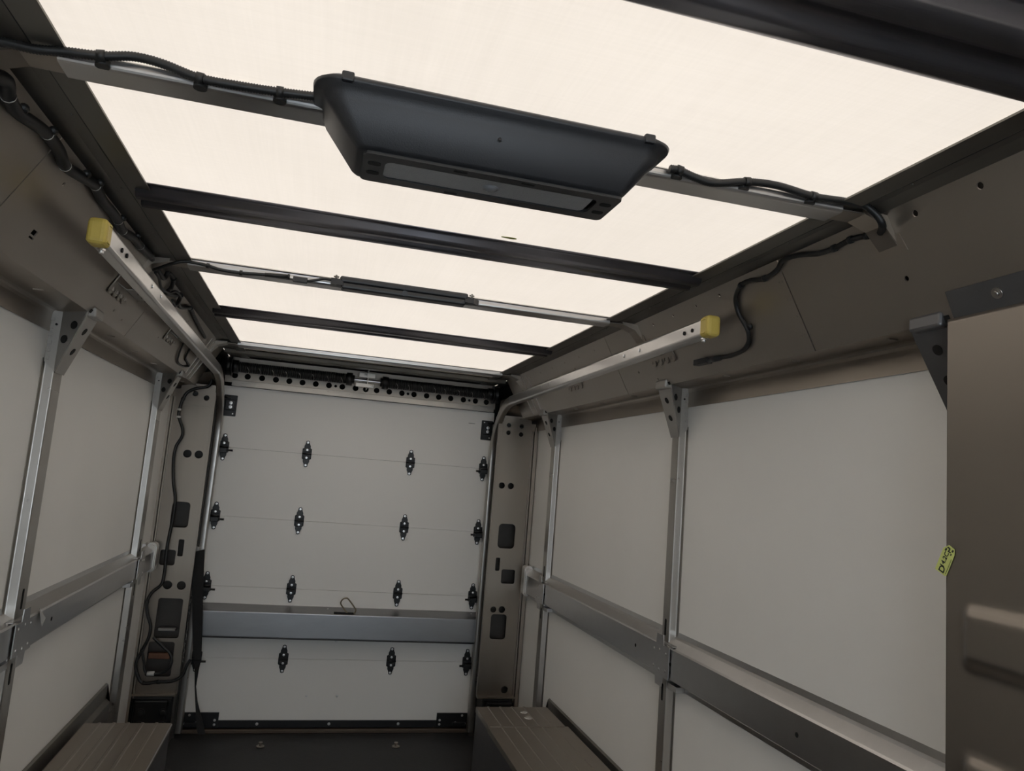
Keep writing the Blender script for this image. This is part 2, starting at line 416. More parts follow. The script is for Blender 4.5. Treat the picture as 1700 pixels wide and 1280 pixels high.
# header rail above the springs and the punched header plate
t = thing('door_header', 'dark header rail and punched steel strip above the roll-up door', 'header', (0, -.05, 2.0))
b = B(); extrude(b, offset_profile(round_corners([(-.36, 2.200), (-.33, 2.198), (-.32, 2.172), (-.27, 2.168), (-.262, 2.19), (-.20, 2.199), (.098, 2.199)], .006), .003), AX['x'], -.83, .83)
for k in range(9): bolt(b, (-.7+k*.175, -.295, 2.170), (0, 0, -1), .004, .004)
obj('header_rail', b, 'dsteel', t)
b = B(); hs = []
xs = [on('y', -.02, x, y).x for x, y in [(390, 624), (411, 627), (435, 629), (458, 632), (480, 635), (502, 637), (524, 640), (546, 642), (568, 645), (590, 647), (607, 649), (625, 651), (646, 653), (667, 655), (687, 658), (708, 660), (728, 662), (748, 664), (769, 666), (789, 668), (807, 671)]]
for x in xs: hs.append(circ(x, 2.078, .018, 18))
for i in (7, 13, 18): hs.append(circ((xs[i]+xs[i+1])/2, 2.078, .009, 12))
plate(b, [(-.845, 2.035), (.845, 2.035), (.845, 2.19), (-.845, 2.19)], hs, .004, lambda u, v, w: V(u, -.02+w, v))
obj('punched_plate', b, 'steel', t)
b = B(); extrude(b, offset_profile([(-.024, 2.05), (-.032, 2.048), (-.034, 2.016), (-.01, 2.014)], .002), AX['x'], -.80, .835)
for x in (-.74, -.66, -.42, -.10, .26, .50, .70, .79): bolt(b, (x, -.034, 2.034), (0, -1, 0), .004, .003)
obj('seal_strip', b, 'bright' if False else 'alub', t)

# ------------------------------------------------------------------ torsion springs
YS, ZS = -.14, 2.118
def spring(x0, x1, label):
    t = thing('torsion_spring', label, 'spring', ((x0+x1)/2, YS, ZS-.05), 'torsion springs over the door')
    b = B(); P = []; turns = 62; N = turns*12
    for i in range(N+1):
        a = 2*math.pi*i/12; P.append(V(x0+(x1-x0)*i/N, YS+.027*math.cos(a), ZS+.027*math.sin(a)))
    tube(b, P, .0056, 6, raw=True); rod(b, (x0, YS, ZS), (x1, YS, ZS), .0265); obj('coil', b, 'cable', t)
    b = B()
    for i in range(8):
        x = x0+.06+(x1-x0-.12)*i/7+random.uniform(-.01, .01)
        tube(b, [V(x+.012*math.sin(k*.9), YS+.0335*math.cos(k*.45+math.pi), ZS+.0335*math.sin(k*.45+math.pi)) for k in range(8)], .0012, 5, 3)
    split('highlight_streak', b, 'alub', t)  # pale lines modelled on the coil as its diagonal highlights
    b = B()
    for x in (x0, x1):
        rod(b, (x-.018, YS, ZS), (x+.018, YS, ZS), .040); rod(b, (x-.030, YS, ZS), (x+.030, YS, ZS), .027)
    split('winding_cone', b, 'blackmetal', t)
    return t
spring(-.78, -.115, 'left half of the black torsion spring pair above the door')
spring(.105, .78, 'right half of the black torsion spring pair above the door')
t = thing('spring_shaft', 'bright steel shaft and centre bracket between the two torsion springs', 'shaft', (0, YS, ZS-.05))
b = B(); rod(b, (-.83, YS, ZS), (.83, YS, ZS), .010); obj('shaft', b, 'bright', t)
b = B(); plate(b, rrect(YS-.045, YS+.125, ZS-.05, ZS+.075, .008), [circ(YS-.02, ZS+.05, .006), circ(YS-.02, ZS-.03, .006)], .004, lambda u, v, w: V(-.005+w, u, v))
box(b, -.06, .04, YS-.035, YS-.03, ZS+.015, ZS+.045, .002); box(b, -.075, .035, YS-.035, YS-.03, ZS-.045, ZS-.02, .002)
bolt(b, (-.02, YS-.035, ZS+.03), (0, -1, 0), .007, .008); bolt(b, (0.02, YS-.035, ZS-.03), (0, -1, 0), .007, .008)
obj('centre_bracket', b, 'alub', t)
for s in (-1, 1):
    b = B(); rod(b, (s*.80, YS, ZS), (s*.835, YS, ZS), .055, seg=28); rod(b, (s*.795, YS, ZS), (s*.80, YS, ZS), .060, seg=28); split('cable_drum', b, 'blackmetal', t)

# ------------------------------------------------------------------ roll-up door
dr = thing('roll_up_door', 'white five-panel roll-up door with black hinges closing the rear', 'door', (0, 0, .02))
zs = [.03, .418, .826, 1.233, 1.642, 2.014]
for i in range(5):
    b = B(); box(b, -.845, .85, 0, .026, zs[i]+.0005, zs[i+1]-.0005, .0012, 2); obj('door_panel', b, 'door', dr)
def hinge_out(edge):
    pts = [(0, .082), (.010, .078), (.013, .062), (.019, .048), (.019, .036), (.028, .030), (.028, -.030), (.019, -.036), (.019, -.048), (.013, -.062), (.010, -.078), (0, -.082)]
    return pts + [(-x, y) for x, y in pts[-2:0:-1]]
hb = B(); plate(hb, hinge_out(0), [], .004, lambda u, v, w: V(u, -.004+w, v))
extrude(hb, offset_profile([(-.006, .024), (-.012, .016), (-.012, -.016), (-.006, -.024)], .003), AX['x'], -.022, .022)
rod(hb, (-.030, -.012, 0), (.030, -.012, 0), .006)
h0 = None; bolt_mesh = None
def make_bolts(zl):
    b = B()
    for z in zl: bolt(b, (0, -.006, z), (0, -1, 0), .0042, .005)
    return b
hinges = []
def hinge(x, z, edge):
    global h0
    k = 'e' if edge else 'c'
    if k not in HP:
        b = B(); plate(b, hinge_out(0), [], .004, lambda u, v, w: V(u, -.004+w, v))
        for zz in ((.010, .034), (-.034, -.010)): box(b, -.022, .022, -.014, -.004, zz[0], zz[1], .004)
        rod(b, (-.028, -.012, 0), (.028, -.012, 0), .006)
        if edge:
            box(b, -.024, .024, -.04, -.004, -.034, -.006, .003); rod(b, (-.05*1, -.028, -.018), (.055, -.028, -.018), .006)
        for v in b.verts: v.co += ORG[dr.name]
        h = obj('hinge', b, 'blackmetal', dr)
        b = B()
        for zz in (.070, .024, -.024, -.070):
            bolt(b, (0, -.006 if abs(zz) > .05 else -.014, zz), (0, -1, 0), .0048, .005)
        for v in b.verts: v.co += ORG[h.name]
        bo = split('bolt', b, 'bright', h); HP[k] = (h, bo)
        h.location = V(x, 0, z)-ORG[dr.name]
        return
    h, bo = HP[k]; c = h.copy(); COL.objects.link(c); c.parent = dr; c.location = V(x, 0, z)-ORG[dr.name]
    for q in bo:
        d = q.copy(); COL.objects.link(d); d.parent = c
HP = {}
for z in zs[1:5]:
    for x in (-.317, .325): hinge(x, z, False)
    for x in (-.802, .803): hinge(x, z, True)
for s in (-1, 1):
    b = B(); x = -.797 if s < 0 else .806
    plate(b, rrect(x-.038, x+.038, 1.83, 1.958, .005), [], .005, lambda u, v, w: V(u, -.004+w, v))
    box(b, x-.03, x+.03, -.018, -.004, 1.865, 1.93, .004); rod(b, (x, -.026, 1.943), (x+s*.04, -.026, 1.943), .007)
    p = obj('top_roller_bracket', b, 'blackmetal', dr)
    b = B()
    for z in (1.885, 1.91): bolt(b, (x+.004, -.018, z), (0, -1, 0), .007, .005)
    for z, dx in ((1.845, .02), (1.945, -.02)): bolt(b, (x+dx, -.006, z), (0, -1, 0), .003, .003)
    split('bolt', b, 'bright', p)
    b = B(); x0, x1 = (-.845, -.64) if s < 0 else (.64, .85)
    box(b, x0, x1, -.012, -.002, .028, .112, .002); xx = s*.78
    box(b, xx-.04, xx+.04, -.03, -.012, .035, .06, .003)
    p = obj('bottom_corner_bracket', b, 'blackmetal', dr)
    b = B()
    for x, z in ((s*.80, .098), (s*.66, .07), (s*.66, .045), (s*.82, .05), (s*.76, .055)): bolt(b, (x, -.012, z), (0, -1, 0), .005, .004)
    split('bolt', b, 'bright', p)
b = B(); box(b, -.84, .845, -.010, -.001, .026, .068, .002); p = obj('bottom_seal_bar', b, 'blackmetal', dr)
b = B()
for x in (-.424, -.011, .404): bolt(b, (x, -.010, .048), (0, -1, 0), .006, .004)
split('bolt', b, 'bright', p)
b = B()
for x in (-.16, .02): bolt(b, (x, 0, .205), (0, -1, 0), .005, .004)
split('screw', b, 'bright', dr)
b = B(); extrude(b, offset_profile(round_corners([(-.002, .728), (-.004, .724), (-.098, .700), (-.100, .560), (-.098, .553), (-.07, .550)], .004), -.003), AX['x'], -.815, .835)
extrude(b, offset_profile([(-.002, .555), (-.03, .548), (-.098, .553)], -.002), AX['x'], -.815, .835)
p = obj('bump_rail', b, 'bump', dr)
b = B(); box(b, -.055, .062, -.092, -.066, .7000, .7125, .001)
for v in b.verts: v.co.z += -.0*(v.co.y)
obj('handle_slot', b, 'hole', p)
b = B(); c0 = V(.026, -.080, .748); pts = []
for i in range(17):
    a = 2*math.pi*i/16; u = .040*math.cos(a); w = .020*math.sin(a)
    if abs(u) < .02: pass
    pts.append((u, w))
ca, sa = math.cos(-.86), math.sin(-.86)
P = [c0+V(u*ca-w*sa, -.004, u*sa+w*ca) for u, w in [(-.056, 0), (-.050, .017), (-.034, .026), (.034, .026), (.050, .017), (.056, 0), (.050, -.017), (.034, -.026), (-.034, -.026), (-.050, -.017), (-.056, 0)]]
tube(b, P, .0042, 8, 4); obj('pull_loop', b, 'brass', p)
b = B()
for x in (-.09, .80, -.8): bolt(b, (x, -.03, .718), (0, -.3, 1), .005, .006)
bolt(b, (-.02, -.008, .530), (0, -1, 0), .006, .006)
split('rivet', b, 'bright', p)

P = on('y', -.001, 783, 703); b = B(); box(b, P.x-.020, P.x+.022, -.0012, 0, P.z-.0012, P.z+.0018); obj('scuff_mark', b, 'capm', dr)
# ------------------------------------------------------------------ door tracks with yellow bumpers
for s in (1, -1):
    lab = 'steel door track with yellow rubber end, hung below the right cove' if s > 0 else 'steel door track with yellow rubber end, hung below the left cove'
    t = thing('door_track', lab, 'track', (s*.835, -.09, 0), 'pair of curved door tracks')
    # centre line in (y, z); x eases outwards to the pillar
    ye = -2.87 if s > 0 else -2.93
    line = [(s*.800, ye, 2.062), (s*.833, -.50, 2.052)]
    for k in range(1, 9):
        a = math.pi/2*k/8; line.append((s*.835, -.50+.41*math.sin(a), 2.052-.34+.34*math.cos(a)))
    line += [(s*.838, -.088, 1.2), (s*.838, -.088, .03)]
    cs = []
    w, h = .018, .027                      # C section, open away from the roller side
    for u, v in round_corners([(-w, -h*.55), (-w, -h), (w*.75, -h), (w, -h*.75), (w, h*.75), (w*.75, h), (-w, h), (-w, h*.55)], .004, 2): cs.append((u, v))
    cs = offset_profile(cs, .0025)
    def sweep(bm, path, cs, smooth=True):
        path = [Vector(p) for p in path]; prev = None
        for i, p in enumerate(path):
            d = (path[min(i+1, len(path)-1)]-path[max(i-1, 0)]).normalized()
            side = V(-s, 0, 0); side = (side-d*side.dot(d)).normalized(); up = side.cross(d).normalized()*s
            if i == 0: pass
            ring = [bm.verts.new(p+side*u+up*v) for u, v in cs]
            if prev:
                for k in range(len(cs)):
                    f = bm.faces.new((prev[k], prev[(k+1) % len(cs)], ring[(k+1) % len(cs)], ring[k])); f.smooth = smooth
            prev = ring
    def resample(pts, n):
        out = []
        for a, c in zip(pts, pts[1:]):
            for k in range(n): out.append(Vector(a).lerp(Vector(c), k/n))
        out.append(Vector(pts[-1])); return out
    b = B(); sweep(b, line[:2], cs, False); obj('horizontal_rail', b, 'alu', t)
    b = B(); sweep(b, line[1:], cs); obj('vertical_rail', b, 'alub', t)
    b = B(); x = s*.800; z = line[0][2]
    box(b, x-.022, x+.022, ye-.040, ye+.012, z-.031, z+.031, .012, 3)
    for dz in (-.02, .02): box(b, x-.0235, x+.0235, ye-.025, ye-.004, z+dz-.003, z+dz+.003, .0015)
    obj('rubber_bumper', b, 'yellow', t)
    b = B(); bolt(b, (x, ye+.02, z-.028), (0, 0, -1), .006, .012)
    for y in (-2.42, -2.28, -1.35, -1.2): bolt(b, (s*(.800+(y-ye)*.0139)-s*.0195, y, z), (-s, 0, 0), .005, .002)
    split('bolt', b, 'bright', t)
    b = B()
    for y in (-2.76, -2.81): rod(b, (s*.784, y, z), (s*.7805, y, z), .006, seg=14)
    split('hole', b, 'hole', t)
    # track to pillar angle strip behind the vertical rail
    b = B(); extrude(b, offset_profile([(s*.866, -.06), (s*.866, -.01), (s*.90, -.008)], .003*s), AX['z'], .03, 1.95)
    extrude(b, offset_profile([(s*.848, -.06), (s*.852, -.01), (s*.866, -.01)], .002*s), AX['z'], .03, 1.93)
    obj('mounting_angle', b, 'dsteel', t)
    # flag gusset at the bend
    b = B(); plate(b, [(-.50, 2.09), (-.10, 2.09), (-.06, 1.95), (-.06, 1.70), (-.085, 1.70), (-.13, 1.88), (-.25, 2.0), (-.5, 2.03)], [circ(-.15, 2.03, .01), circ(-.3, 2.06, .01)], .003, lambda u, v, w: V(s*.862+w, u, v)); obj('bend_gusset', b, 'dsteel', t)
    # hangers between cove and track
    for k, (hx, hy) in enumerate([(1095, 593), (950, 634)] if s > 0 else [(205, 480), (288, 556)]):
        P0 = cove(s, hx, hy); fn = cove_fn(s); v0 = .09; yy = P0.y
        g = thing('track_hanger', {(1, 0): 'scalloped grey hanger plate under the right track, near its yellow end', (1, 1): 'scalloped grey hanger plate under the right track, nearer the door', (-1, 0): 'scalloped grey hanger plate under the left track, near its yellow end', (-1, 1): 'scalloped grey hanger plate under the left track, nearer the door'}[(s, k)], 'bracket', P0, 'scalloped track hangers')
        out = [(yy-.12, v0-.02), (yy-.12, v0+.055)]
        for j in range(4):
            c = yy-.10+j*.05
            for q in range(7):
                a = math.pi*q/6; out.append((c-.021*math.cos(a), v0+.062+.021*math.sin(a)))
        out += [(yy+.075, v0+.05), (yy+.075, v0-.02)]
        b = B(); plate(b, out, [], .004, lambda u, v, w: fn(u, v, w-.006))
        for j in range(4): box(b, *sorted((fn(0, v0+.065, -.008).x-.001, fn(0, v0+.065, -.012).x+.001)), yy-.104+j*.05, yy-.096+j*.05, fn(0, v0+.065, -.01).z-.006, fn(0, v0+.065, -.01).z+.006)
        obj('scalloped_plate', b, 'steel', g)
        b = B(); pr = offset_profile([(s*.826, 2.055), (s*.870, 2.052), (s*.900, 2.072)], .003*s); extrude(b, pr, AX['y'], yy-.10, yy+.05)
        for j in range(3): rod(b, (s*.84, yy-.07+j*.05, 2.057), (s*.84, yy-.07+j*.05, 2.045), .006)
        obj('clamp', b, 'dsteel', g)

# ------------------------------------------------------------------ rear pillars
def pv(px, py, y=0.0):
    P = on('y', y, px, py); return P.x, P.z
for s in (1, -1):
    lab = 'punched grey steel pillar right of the roll-up door' if s > 0 else 'punched grey steel pillar left of the roll-up door, black cable looping over it'
    t = thing('door_pillar', lab, 'pillar', (s*1.01, .02, 0), 'steel pillars beside the door')
    xi, xo = (.885 if s > 0 else -.886), (1.142 if s > 0 else -1.130)
    H = []; YP = -.225; KP = .953
    def pq(x, z): return ((x+.264)*KP-.264, 1.57+(z-1.57)*KP)
    if s < 0:
        for x, z, r in ((-1.001, 1.584, .024), (-.937, 1.584, .024), (-1.012, .819, .025), (-.937, .819, .025), (-1.0, 1.945, .017), (-.935, 1.925, .017), (-.93, 1.98, .017)): H.append(circ(x, z, r))
        H += [rrect(-1.045, -.945, 1.15, 1.30, .022), rrect(-.982, -.952, .985, 1.083, .006), rrect(-1.075, -.99, .93, 1.02, .015), rrect(-1.050, -.915, .52, .745, .015), rrect(-1.070, -.930, .305, .50, .015)]
    else:
        for x, z, r in ((.939, 1.543, .021), (1.001, 1.544, .021), (.95, .748, .020), (1.006, .75, .022), (.955, 1.943, .015), (1.043, 1.943, .015), (.955, 1.893, .015), (1.043, 1.889, .015), (1.064, .252, .022)): H.append(circ(x, z, r))
        H += [rrect(.942, 1.055, 1.138, 1.297, .026), rrect(.939, .969, .993, 1.077, .008), rrect(.984, 1.075, .915, 1.005, .012), rrect(.938, 1.042, .563, .72, .02)]
    H = [[pq(*q) for q in h] for h in H]
    xi, xo = pq(xi, 0)[0], pq(xo, 0)[0]; z0, z1 = pq(0, .215)[1], pq(0, 1.965)[1]
    b = B(); plate(b, [(min(xi, xo), z0), (max(xi, xo), z0), (max(xi, xo), z1), (min(xi, xo), z1)], H, .004, lambda u, v, w: V(u, YP+w, v))
    for x in (xi, xo): box(b, x-.004, x+.004, YP-.018, YP, z0, z1-.02, .001)
    box(b, *sorted((xi, xo)), YP-.03, YP, z0-.01, z0, .001)
    obj('pillar_face', b, 'pillar', t)
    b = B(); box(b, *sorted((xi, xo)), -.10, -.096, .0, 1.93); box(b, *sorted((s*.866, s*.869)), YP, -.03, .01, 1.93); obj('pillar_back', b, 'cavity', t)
    b = B(); box(b, *sorted((xo-s*.012, xo+s*.010)), YP-.035, YP-.005, .1, 1.90, .001)
    box(b, *sorted((xo-s*.022, xo-s*.016)), YP-.020, YP-.004, .1, 1.90); obj('edge_channel', b, 'steel', t)
    b = B(); xa, xb = sorted((s*.86, s*1.045))
    hs = [circ(*pq(x, z), .0155, 16) for x, z in (((.955, 1.943), (1.043, 1.943), (.955, 1.893), (1.043, 1.889)) if s > 0 else ((-1.0, 1.945), (-.935, 1.925), (-.93, 1.98)))]
    plate(b, [(xa, 1.86), (xb, 1.86), (xb, 1.985), (xa, 1.985)], hs, .003, lambda u, v, w: V(u, YP-.005+w, v)); obj('doubler_plate', b, 'pillar', t)
    b = B(); x0, x1 = sorted((s*.865, s*1.085)); box(b, x0, x1, YP-.02, YP, .01, z0-.012, .012); box(b, x0+.025, x1-.025, YP-.03, YP-.018, .05, z0-.03, .01)
    p = obj('foot_plate', b, 'blackmetal', t)
    b = B()
    for x in (s*.91, s*1.02):
        for z in (.12, .185): bolt(b, (x, YP-.03, z), (0, -1, 0), .015, .012)
    split('bolt', b, 'blackmetal', p)
    if s < 0:
        b = B(); box(b, -1.03, -.92, YP+.03, YP+.06, .45, .48, .003); obj('copper_strip', b, 'copper', t)
        b = B(); box(b, -1.00, -.91, YP+.03, YP+.07, .60, .615, .002); obj('inner_bracket', b, 'alub', t)
    # shaped corner closing piece between cove end and pillar
    b = B(); prev = None
    for i in range(9):
        a = math.pi/2*i/8; ring = []
        for j in range(9):
            c = math.pi/2*j/8
            ring.append(b.verts.new(V(s*(.875+.20*math.sin(a)*(.6+.4*math.cos(c))), -.36+.22*math.sin(c), 2.05-.065*math.sin(c)-.05*math.sin(a))))
        if prev:
            for j in range(8):
                f = b.faces.new((prev[j], prev[j+1], ring[j+1], ring[j])); f.smooth = True
        prev = ring
    tag(obj('corner_closing', b, 'cove'), 'small curved sheet-metal closing piece in the rear %s upper corner' % sgn(s), 'closing piece')

# ------------------------------------------------------------------ wall posts
POST = {(1, 0): (-3.538, -3.48), (1, 1): (-2.225, -2.166), (1, 2): (-.709, -.638), (-1, 1): (-2.276, -2.196), (-1, 2): (-.723, -.631)}
ZRAIL = {1: (1.024, .913, 1.056), -1: (1.051, .956, 1.075)}
PL = {(1, 0): 'aluminium wall post hidden mostly behind the tall steel side panel', (1, 1): 'aluminium wall post in the middle of the right wall', (1, 2): 'aluminium wall post at the rear of the right wall, near the pillar',
      (-1, 1): 'aluminium wall post nearest the camera on the left wall', (-1, 2): 'aluminium wall post at the rear of the left wall, near the pillar'}
BL = {(1, 0): 'dark triangular gusset half hidden by the tall steel side panel', (1, 1): 'large punched triangular gusset atop the middle right wall post', (1, 2): 'small punched triangular gusset atop the rear right wall post',
      (-1, 1): 'large punched triangular gusset atop the near left wall post', (-1, 2): 'small punched triangular gusset atop the rear left wall post'}
for (s, k), (y0, y1) in POST.items():
    xw = XW[s]; xi = xw-.033*s; zt_, zb_, zw_ = ZRAIL[s]; zm = (zt_+zb_)/2; hm = (zt_-zb_)/2
    t = thing('wall_post', PL[(s, k)], 'post', (xw, (y0+y1)/2, 0), 'aluminium posts on the side walls')
    b = B()
    pr = offset_profile(round_corners([(xw-.002*s, y0-.012), (xw-.004*s, y0), (xi, y0+.002), (xi, y1-.002), (xw-.004*s, y1), (xw-.002*s, y1+.012)], .004), -.002*s)
    extrude(b, pr, AX['z'], .02, 1.83); obj('channel', b, 'alub', t)
    b = B(); ym = (y0+y1)/2
    for z in (zt_+.06, zb_-.06): extrude(b, rrect(ym-.007, ym+.007, z-.03, z+.03, .006, 4), lambda u, v, a: V(a, u, v), xi-.0008*s, xi+.003*s)
    split('slot', b, 'hole', t)
    # joint plate over the rail
    b = B(); xr = xw-.045*s
    plate(b, [(ym-.075, zt_), (ym-.03, zt_), (ym-.025, zt_+.035), (ym+.025, zt_+.035), (ym+.03, zt_), (ym+.07, zt_), (ym+.07, zb_), (ym+.03, zb_), (ym+.025, zb_-.035), (ym-.025, zb_-.035), (ym-.03, zb_), (ym-.075, zb_)], [], .003, lambda u, v, w: V(xr-.006*s+w, u, v))
    for yy, z in ((ym-.05, zm+.03), (ym-.05, zm-.03), (ym+.045, zm+.03), (ym+.045, zm-.03), (ym, zm+.035), (ym, zm-.035)): bolt(b, (xr-.0075*s, yy, z), (-s, 0, 0), .004, .002)
    box(b, *sorted((xr-.004*s, xw-.01*s)), ym-.095, ym-.045, zt_+.006, zt_+.010, .001)
    box(b, *sorted((xr+.01*s, xw-.002*s)), ym-.11, ym-.04, zb_-.035, zb_-.015, .001)
    obj('joint_plate', b, 'alu', t)
    # gusset
    g = thing('post_gusset', BL[(s, k)], 'gusset', (s*1.04, y0, 1.80), 'triangular gussets atop the wall posts')
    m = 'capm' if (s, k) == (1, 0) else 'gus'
    xa, xm, xz = .962, abs(xw)-.034, abs(xw)-.004            # cove edge, post face, wall (distances from the middle)
    ya = {(1, 0): y0-.028, (1, 1): y0-.095, (1, 2): y0-.10, (-1, 1): y0-.09, (-1, 2): y0-.12}[(s, k)]                   # the web leans forward to the cove
    def yw(x): return y0-.006+(ya-y0)*(xm-x)/(xm-xa)
    zq = 1.79
    hs = [circ(1.006, 1.932, .0125), circ(1.036, 1.890, .0125)]
    gf = lambda u, v, w: V(s*u, min(yw(u), y0-.006)+w, v)
    b = B(); plate(b, [(xa+.004, 1.972), (xm, 1.976), (xm, zq), (xm-.002, zq)], [], .003, gf)
    plate(b, [(xm-.001, 1.976), (xz, 1.978), (xz, 1.82), (xm-.001, zq)], [], .003, lambda u, v, w: V(s*u, y0-.006+w, v)); obj('web', b, m, g)
    b = B()
    for h in hs: extrude(b, h, lambda u, v, w: V(s*u, yw(u)+w, v), -.004, -.001)
    rim = circ(1.068, 1.935, .0035, 10); extrude(b, rim, lambda u, v, w: V(s*u, y0-.006+w, v), -.004, -.001)
    split('dark_hole_disc', b, 'hole', g)  # black discs on the solid web stand in for shaded punched holes
    p0 = V(s*xa, ya-.006, 1.972); p1 = V(s*xm, y0-.006, 1.79); wd0, wd1 = .105, y1-y0+.006
    nn = V(-s*.5, 0, -.3).normalized()*.003
    def fl(a, c): return p0.lerp(p1, c) + V(0, (wd0*(1-c)+wd1*c)*a, 0)
    b = B(); vs = []
    for off in (V(0, 0, 0), nn):
        vs.append([b.verts.new(fl(a, c)+off) for a, c in ((0, 0), (1, 0), (1, 1), (0, 1))])
    b.faces.new(vs[0]); b.faces.new(vs[1][::-1])
    for i in range(4): b.faces.new((vs[0][i], vs[0][(i+1) % 4], vs[1][(i+1) % 4], vs[1][i]))
    box(b, *sorted((s*(xa-.020), s*(xa+.012))), ya, ya+.085, 1.958, 1.990, .006)
    obj('flange', b, m, g)
    b = B()
    for c in (.28, .62):
        P = fl(.5, c); rod(b, P+nn*.8, P+nn*1.5, .012, seg=18)
    split('dark_hole_disc', b, 'hole', g)  # same black discs for the dark holes of the flange
    b = B()
    for j in range(6): box(b, *sorted((s*(xz-.012), s*xz)), y0-.010, y0-.006, 1.825+j*.024, 1.837+j*.024, .001)
    split('weld_bead', b, m, g)
    fn = cove_fn(s); b = B(); extrude(b, [(ya-.012, CL-.012), (ya+.012, CL-.012), (ya+.012, CL), (ya-.012, CL)], lambda u, v, a: fn(u, v, a), -.004, -.001); obj('notch', b, 'hole', g)

# ------------------------------------------------------------------ horizontal wall rails
for s in (1, -1):
    xw = XW[s]; xf = xw-.045*s; zt_, zb_, zw_ = ZRAIL[s]; ye = -.31 if s > 0 else -.30
    t = thing('wall_rail', 'long aluminium cargo rail along the %s wall' % sgn(s), 'rail', (xw, -2.5, .87), 'horizontal rails on the side walls')
    b = B()
    pts = [(xw-.001*s, zw_+.018), (xw-.003*s, zw_), (xw-.014*s, zw_-.006), (xf+.004*s, zt_+.002), (xf, zt_-.004), (xf, zb_+.004), (xf+.004*s, zb_), (xf+.030*s, zb_-.006), (xw-.003*s, zb_-.014), (xw-.001*s, zb_-.034)]
    pr = offset_profile(pts, .003*s)
    extrude(b, pr, AX['y'], YF, ye-.03); obj('rail_body', b, 'alu', t)
    b = B(); extrude(b, rrect(xf-.010*s, xw-.004*s, zb_-.02, zw_+.018, .022, 5), AX['y'], ye-.05, ye+.01)
    extrude(b, rrect(xf-.006*s, xw-.01*s, zb_-.01, zw_+.006, .02, 5), AX['y'], ye-.065, ye+.02); obj('end_cap', b, 'clear', t)
    b = B()
    for y in (-2.27, -1.97, -3.0, -.75): rod(b, (xf+.001*s, y, (zt_+zb_)/2), (xf-.0008*s, y, (zt_+zb_)/2), .007, seg=12)
    split('hole', b, 'hole', t)
    if s < 0:
        b = B(); P = on('x', xf, 66, 1024)
        v = [b.verts.new(p) for p in (P+V(0, -.02, .03), P+V(0, .03, .005), P+V(.01, .0, -.03), P+V(.02, -.01, 0))]
        for f in ((0, 1, 3), (1, 2, 3), (2, 0, 3), (0, 2, 1)): b.faces.new([v[i] for i in f])
        obj('tape_scrap', b, 'clear', t)

# ------------------------------------------------------------------ wheel well covers
for s in (1, -1):
    xi = .667 if s > 0 else -.727; xo = XW[s]-.036*s; yb = -.93 if s > 0 else -1.279; zt = .419 if s > 0 else .4525
    t = thing('wheel_cover', 'ridged sheet-metal wheel cover at the foot of the %s wall' % sgn(s), 'wheel cover', ((xi+xo)/2, yb, 0), 'pair of wheel covers')
    def ridged(bm, y0, y1, z, x0, x1):
        n = 5; w = (x1-x0)
        pts = [(x0, z-.022), (x0, z)]
        for i in range(1, n+1):
            c = x0+w*i/(n+1); pts += [(c-.006*s, z), (c-.003*s, z+.003), (c+.003*s, z+.003), (c+.006*s, z)]
        pts += [(x1, z)]
        extrude(bm, offset_profile(pts, .003*s), AX['y'], y0, y1)
    if s > 0:
        b = B(); ridged(b, -1.232, yb, zt, xi, xo-.01); obj('rear_top_sheet', b, 'well', t)
        b = B(); ridged(b, -3.55, -1.237, zt+.002, xi-.008, xo); box(b, xi, xo-.02, -1.247, -1.232, zt+.0045, zt+.0085, .001); obj('front_top_sheet', b, 'well', t)
        b = B()
        for px, py in ((870, 1184), (877, 1193)):
            P = on('z', zt, px, py); rod(b, P, P+V(0, 0, .005), .022, .018, seg=20)
        split('plug', b, 'clear', t)
    else:
        b = B(); ridged(b, -3.55, yb, zt, xi, xo); obj('top_sheet', b, 'well', t)
    b = B(); extrude(b, [(xi, 0), (xi, zt-.003), (xo, zt-.003), (xo, 0)], AX['y'], yb-.004, yb)
    box(b, *sorted((xi, xi+.004*s)), -3.55, yb, 0, zt-.02); obj('side_sheet', b, 'capm', t)
    b = B(); rod(b, (xi-.003*s, -3.55, zt-.004), (xi-.003*s, yb if s < 0 else -1.24, zt-.004), .004, seg=8); obj('edge_bead', b, 'alub', t)

# ------------------------------------------------------------------ floor eye bolts
for px, lab in ((432, 'small floor tie-down bolt, left one before the door'), (657, 'small floor tie-down bolt, right one before the door')):
    P = on('z', 0, px, 1240); b = B(); rod(b, P, P+V(0, 0, .006), .022); rod(b, P+V(0, 0, .006), P+V(0, 0, .022), .007)
    rod(b, P+V(0, 0, .018), P+V(0, 0, .026), .012, seg=6)
    tag(obj('floor_bolt', b, 'steel'), lab, 'bolt', 'floor tie-down bolts')

# ------------------------------------------------------------------ tall side panel at right
t = thing('side_panel', 'tall brown-grey steel side panel with pressed ribs at the right edge', 'panel', (.905, -4.2, 0))
b = B(); X0 = .950; y0, y1 = -5.3, -3.578
import itertools
NY, NZ = 90, 240; grid = []
ribs_z = [(1.288, 1.416), (1.016, 1.150), (.75, .88)]
def sm(t): t = max(0, min(1, t)); return t*t*(3-2*t)
for i in range(NY+1):
    row = []
    for j in range(NZ+1):
        y = y1+(-.6 if i > 60 else 0)*0; y = y1-(i/NY)**1.6*(y1-y0); z = 1.969*j/NZ; h = 0
        for a, c in ribs_z:
            fy = sm((y1-.035-y)/.03); fz = sm((z-a)/.028)*sm((c-z)/.028); h = max(h, .014*fy*fz)
        row.append(b.verts.new((X0-h, y, z)))
    grid.append(row)
for i in range(NY):
    for j in range(NZ):
        f = b.faces.new((grid[i][j], grid[i+1][j], grid[i+1][j+1], grid[i][j+1])); f.smooth = True
